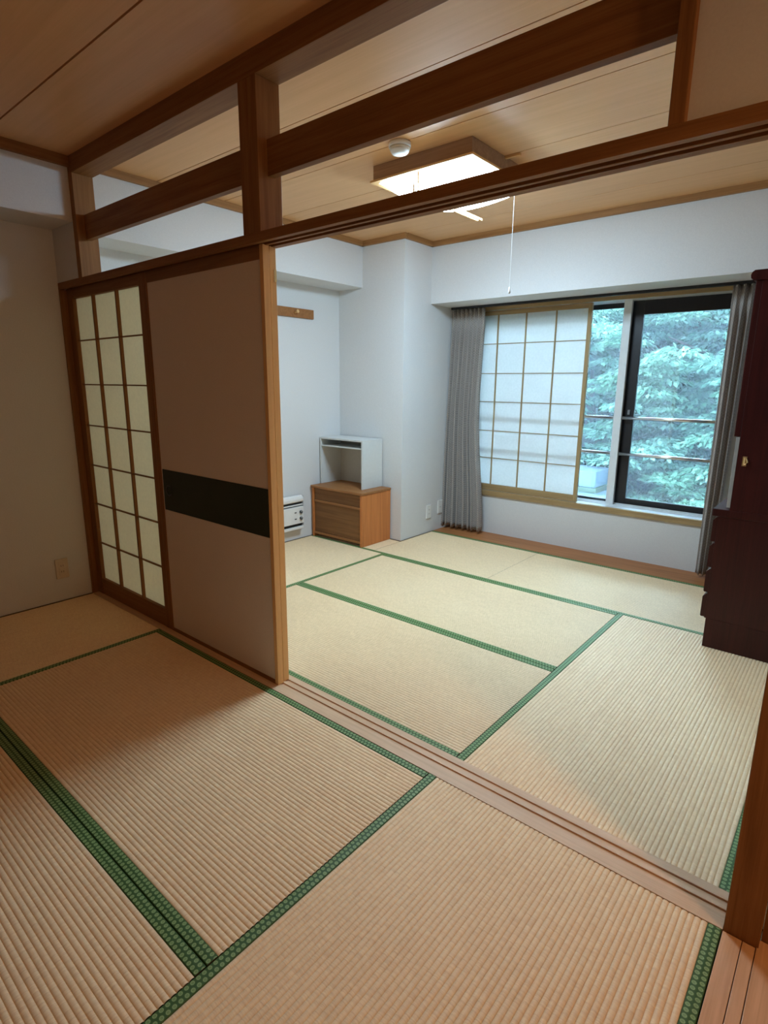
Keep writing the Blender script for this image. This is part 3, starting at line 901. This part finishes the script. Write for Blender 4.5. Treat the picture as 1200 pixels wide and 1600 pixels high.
# ------------------------------------------------------------------ outside: slope, trees, concrete block
bm = bmesh.new()
g = []
rng = np.random.default_rng(3)
for i in range(25):
    row = []
    for j in range(13):
        x = -16 + i * 1.3; y = 5.0 + j * 1.5
        z = -4.5 + 0.02 * (y - 5) ** 2.1 + max(0, y - 9) * .45 + rng.uniform(-.2, .2)
        row.append(bm.verts.new((x, y, z)))
    g.append(row)
for A, B in zip(g, g[1:]):
    for j in range(12): bm.faces.new((A[j], B[j], B[j + 1], A[j + 1]))
obj('hillside', bm, 'dirt', kind='structure', label='steep wooded slope rising outside the window', cat='hillside', smooth=True)


def crown_mesh(name, seed, R, H, mat, nclump=150, per=95):
    r = np.random.default_rng(seed)
    V, F = [], []
    # lobes give the crown its billowing outline
    lobes = [(np.array([0, 0, 0.0]), 1.0)] + [(np.array([math.cos(a) * .55, math.sin(a) * .55, z]), s) for a, z, s in
             zip(r.uniform(0, 6.28, 7), r.uniform(-.55, .6, 7), r.uniform(.45, .65, 7))]
    for _ in range(nclump):
        c, s = lobes[r.integers(len(lobes))]
        d = r.normal(size=3); d /= np.linalg.norm(d)
        p = (c + d * s * r.uniform(.72, 1.02)) * np.array([R, R, H])
        out = np.array([d[0], d[1], d[2] * .4 + .15]); out /= np.linalg.norm(out)
        cr_ = r.uniform(.22, .42)
        n = per
        q = r.normal(size=(n, 3)); q /= np.linalg.norm(q, axis=1)[:, None]
        q[:, 2] = np.abs(q[:, 2]) * .55 - .12
        pos = p + q * cr_ * r.uniform(.45, 1.0, (n, 1)) * np.array([1.15, 1.15, .8])
        # leaf directions: outward and drooping
        dirn = q * np.array([1, 1, .2]) + out * .5 + r.normal(size=(n, 3)) * .28
        dirn[:, 2] -= .42
        dirn /= np.linalg.norm(dirn, axis=1)[:, None]
        up = np.array([0, 0, 1.0]) + r.normal(size=(n, 3)) * .35
        side = np.cross(dirn, up); side /= np.linalg.norm(side, axis=1)[:, None]
        nor = np.cross(side, dirn)
        Ln = r.uniform(.082, .14, (n, 1)); wd = Ln * r.uniform(.20, .27, (n, 1))
        b0 = len(V) and sum(len(x) for x in V)
        tip = pos + dirn * Ln - nor * Ln * .12
        mid = pos + dirn * Ln * .5
        a = np.stack([pos, mid + side * wd + nor * Ln * .05, tip, mid - side * wd + nor * Ln * .05], 1).reshape(-1, 3)
        V.append(a)
        idx = b0 + np.arange(n)[:, None] * 4 + np.array([[0, 1, 2, 3]])
        F.append(idx)
    V = np.concatenate(V); F = np.concatenate(F)
    me = bpy.data.meshes.new(name)
    me.vertices.add(len(V)); me.vertices.foreach_set('co', V.ravel())
    me.loops.add(F.size); me.loops.foreach_set('vertex_index', F.ravel().astype(np.int32))
    me.polygons.add(len(F)); me.polygons.foreach_set('loop_start', np.arange(0, F.size, 4, dtype=np.int32))
    me.polygons.foreach_set('loop_total', np.full(len(F), 4, dtype=np.int32))
    me.update(calc_edges=True)
    me.materials.append(MAT[mat])
    return me

crowns = [crown_mesh('crown_a', 1, 2.0, 2.1, 'leaf_a', 260, 190), crown_mesh('crown_b', 2, 1.9, 2.4, 'leaf_b', 260, 190)]
def trunk_mesh(seed):
    r = random.Random(seed); bm = bmesh.new()
    tube(bm, [(0, 0, -4.5), (.08, .03, -2.6), (.02, .1, -1.0), (.1, 0, .4), (.15, .05, 1.3)], [.20, .17, .14, .09, .03], 10)
    for k in range(7):
        a = k * 2.4 + r.random(); z = -1.4 + k * .33
        tube(bm, [(.05, .03, z), (math.cos(a) * .7, math.sin(a) * .7, z + .45), (math.cos(a) * 1.35, math.sin(a) * 1.35, z + .7)], [.06, .035, .012], 7)
    me = bpy.data.meshes.new('trunk'); bm.to_mesh(me); bm.free(); me.materials.append(MAT['bark'])
    return me
trunks = [trunk_mesh(1), trunk_mesh(2)]
TREES = [  # x, y, z, scale, turn, crown, label
    (1.05, 8.3, -1.55, .80, .3, 0, 'low green tree close outside the window, its crown filling the bottom of the large pane'),
    (-.15, 8.9, .35, .95, 2.1, 1, 'leafy tree behind the narrow window pane beside the paper screen'),
    (1.95, 9.9, 1.15, 1.0, 4.0, 0, 'tall leafy tree filling the upper part of the large window pane'),
    (.85, 11.0, 2.4, 1.05, 1.2, 1, 'tree crown showing at the top of the large pane near the window post'),
    (-1.7, 10.8, 1.9, 1.1, 5.2, 0, 'tree standing behind the one in the narrow pane, farther up the slope'),
    (3.6, 9.0, .6, 1.0, 2.9, 1, 'tree at the curtained end of the window'),
    (-.6, 13.2, 3.6, 1.15, .9, 0, 'tree high on the slope behind the others, over the window post'),
    (2.6, 13.4, 3.9, 1.15, 3.6, 1, 'tree high on the slope above the curtained end of the window'),
    (-3.0, 9.2, .2, 1.0, 1.9, 1, 'tree hidden mostly by the paper window screen'),
    (-3.6, 13.0, 3.4, 1.15, 4.4, 0, 'tree up the slope beyond the paper window screen'),
    (.45, 12.0, -.6, 1.0, 3.1, 1, 'shaded tree seen in the gap behind the low tree'),
]
for x, y, z, s, a, k, lab in TREES:
    t = thing('tree', (x, y, z), label=lab, cat='tree', group='trees on the slope outside the window')
    t.rotation_euler = (0, 0, a); t.scale = (s, s, s)
    c = bpy.data.objects.new('crown', crowns[k]); COL.objects.link(c); c.parent = t; c['kind'] = 'stuff'
    b_ = bpy.data.objects.new('trunk', trunks[k]); COL.objects.link(b_); b_.parent = t

hz_m = bpy.data.materials.new('rain_haze'); hz_m.use_nodes = True; MAT['rain_haze'] = hz_m
_nt = hz_m.node_tree; _nt.nodes.clear()
_o = N(_nt, 'ShaderNodeOutputMaterial'); _v = N(_nt, 'ShaderNodeVolumeScatter')
_v.inputs['Color'].default_value = (.80, .90, 1.0, 1); _v.inputs['Density'].default_value = .006
L(_nt, _v.outputs[0], _o.inputs['Volume'])
bx('rain_haze', (-16, 14, 3.7, 22, -5, 16), 'rain_haze', kind='stuff', label='thin bluish rain haze in the air among the trees', cat='haze')

cbk = thing('concrete_block', (.45, 7.2, -.3), label='bluish concrete block on a ledge under the tree, low in the narrow pane', cat='concrete block')
bx('block', (.05, .672, 7.0, 7.6, -.185, .065), 'concrete', cbk, bev=.01)
bx('ledge', (-.4, .88, 6.9, 7.9, -4.4, -.26), 'concrete', cbk, bev=.01)
bx('plinth', (.0, .70, 6.97, 7.63, -.26, -.185), 'dirt', cbk)

# ------------------------------------------------------------------ hall lamp behind the camera
hl = thing('hall_lamp', (HX, -.55, 1.85), label='warm wall lamp with an added hood on the far wall of the hall', cat='wall lamp')
bx('back_plate', (HX - .02, HX - .0005, -.61, -.49, 1.79, 1.97), 'brass', hl, bev=.004)
bm = bmesh.new(); tube(bm, [(HX - .02, -.55, 1.94), (HX - .12, -.55, 1.985), (HX - .20, -.55, 1.985)], .008, 10)
obj('arm', bm, 'brass', hl, smooth=True)
emitter('hall_diffuser', (*HALL_COLOR, 1), HALL_POWER)
bm = bmesh.new()
bmesh.ops.create_uvsphere(bm, u_segments=24, v_segments=16, radius=.085, matrix=Matrix.Translation((HX - .20, -.55, 1.875)))
obj('globe', bm, 'hall_diffuser', hl, smooth=True)
bm = bmesh.new()
lathe(bm, [(.020, 1.985), (.110, 1.978), (.150, 1.872), (.148, 1.870), (.107, 1.972), (.018, 1.979)], HX - .20, -.55, 28)
obj('added_hood', bm, 'brass', hl, smooth=True)  # unseen hood, added to keep upward light off the panel
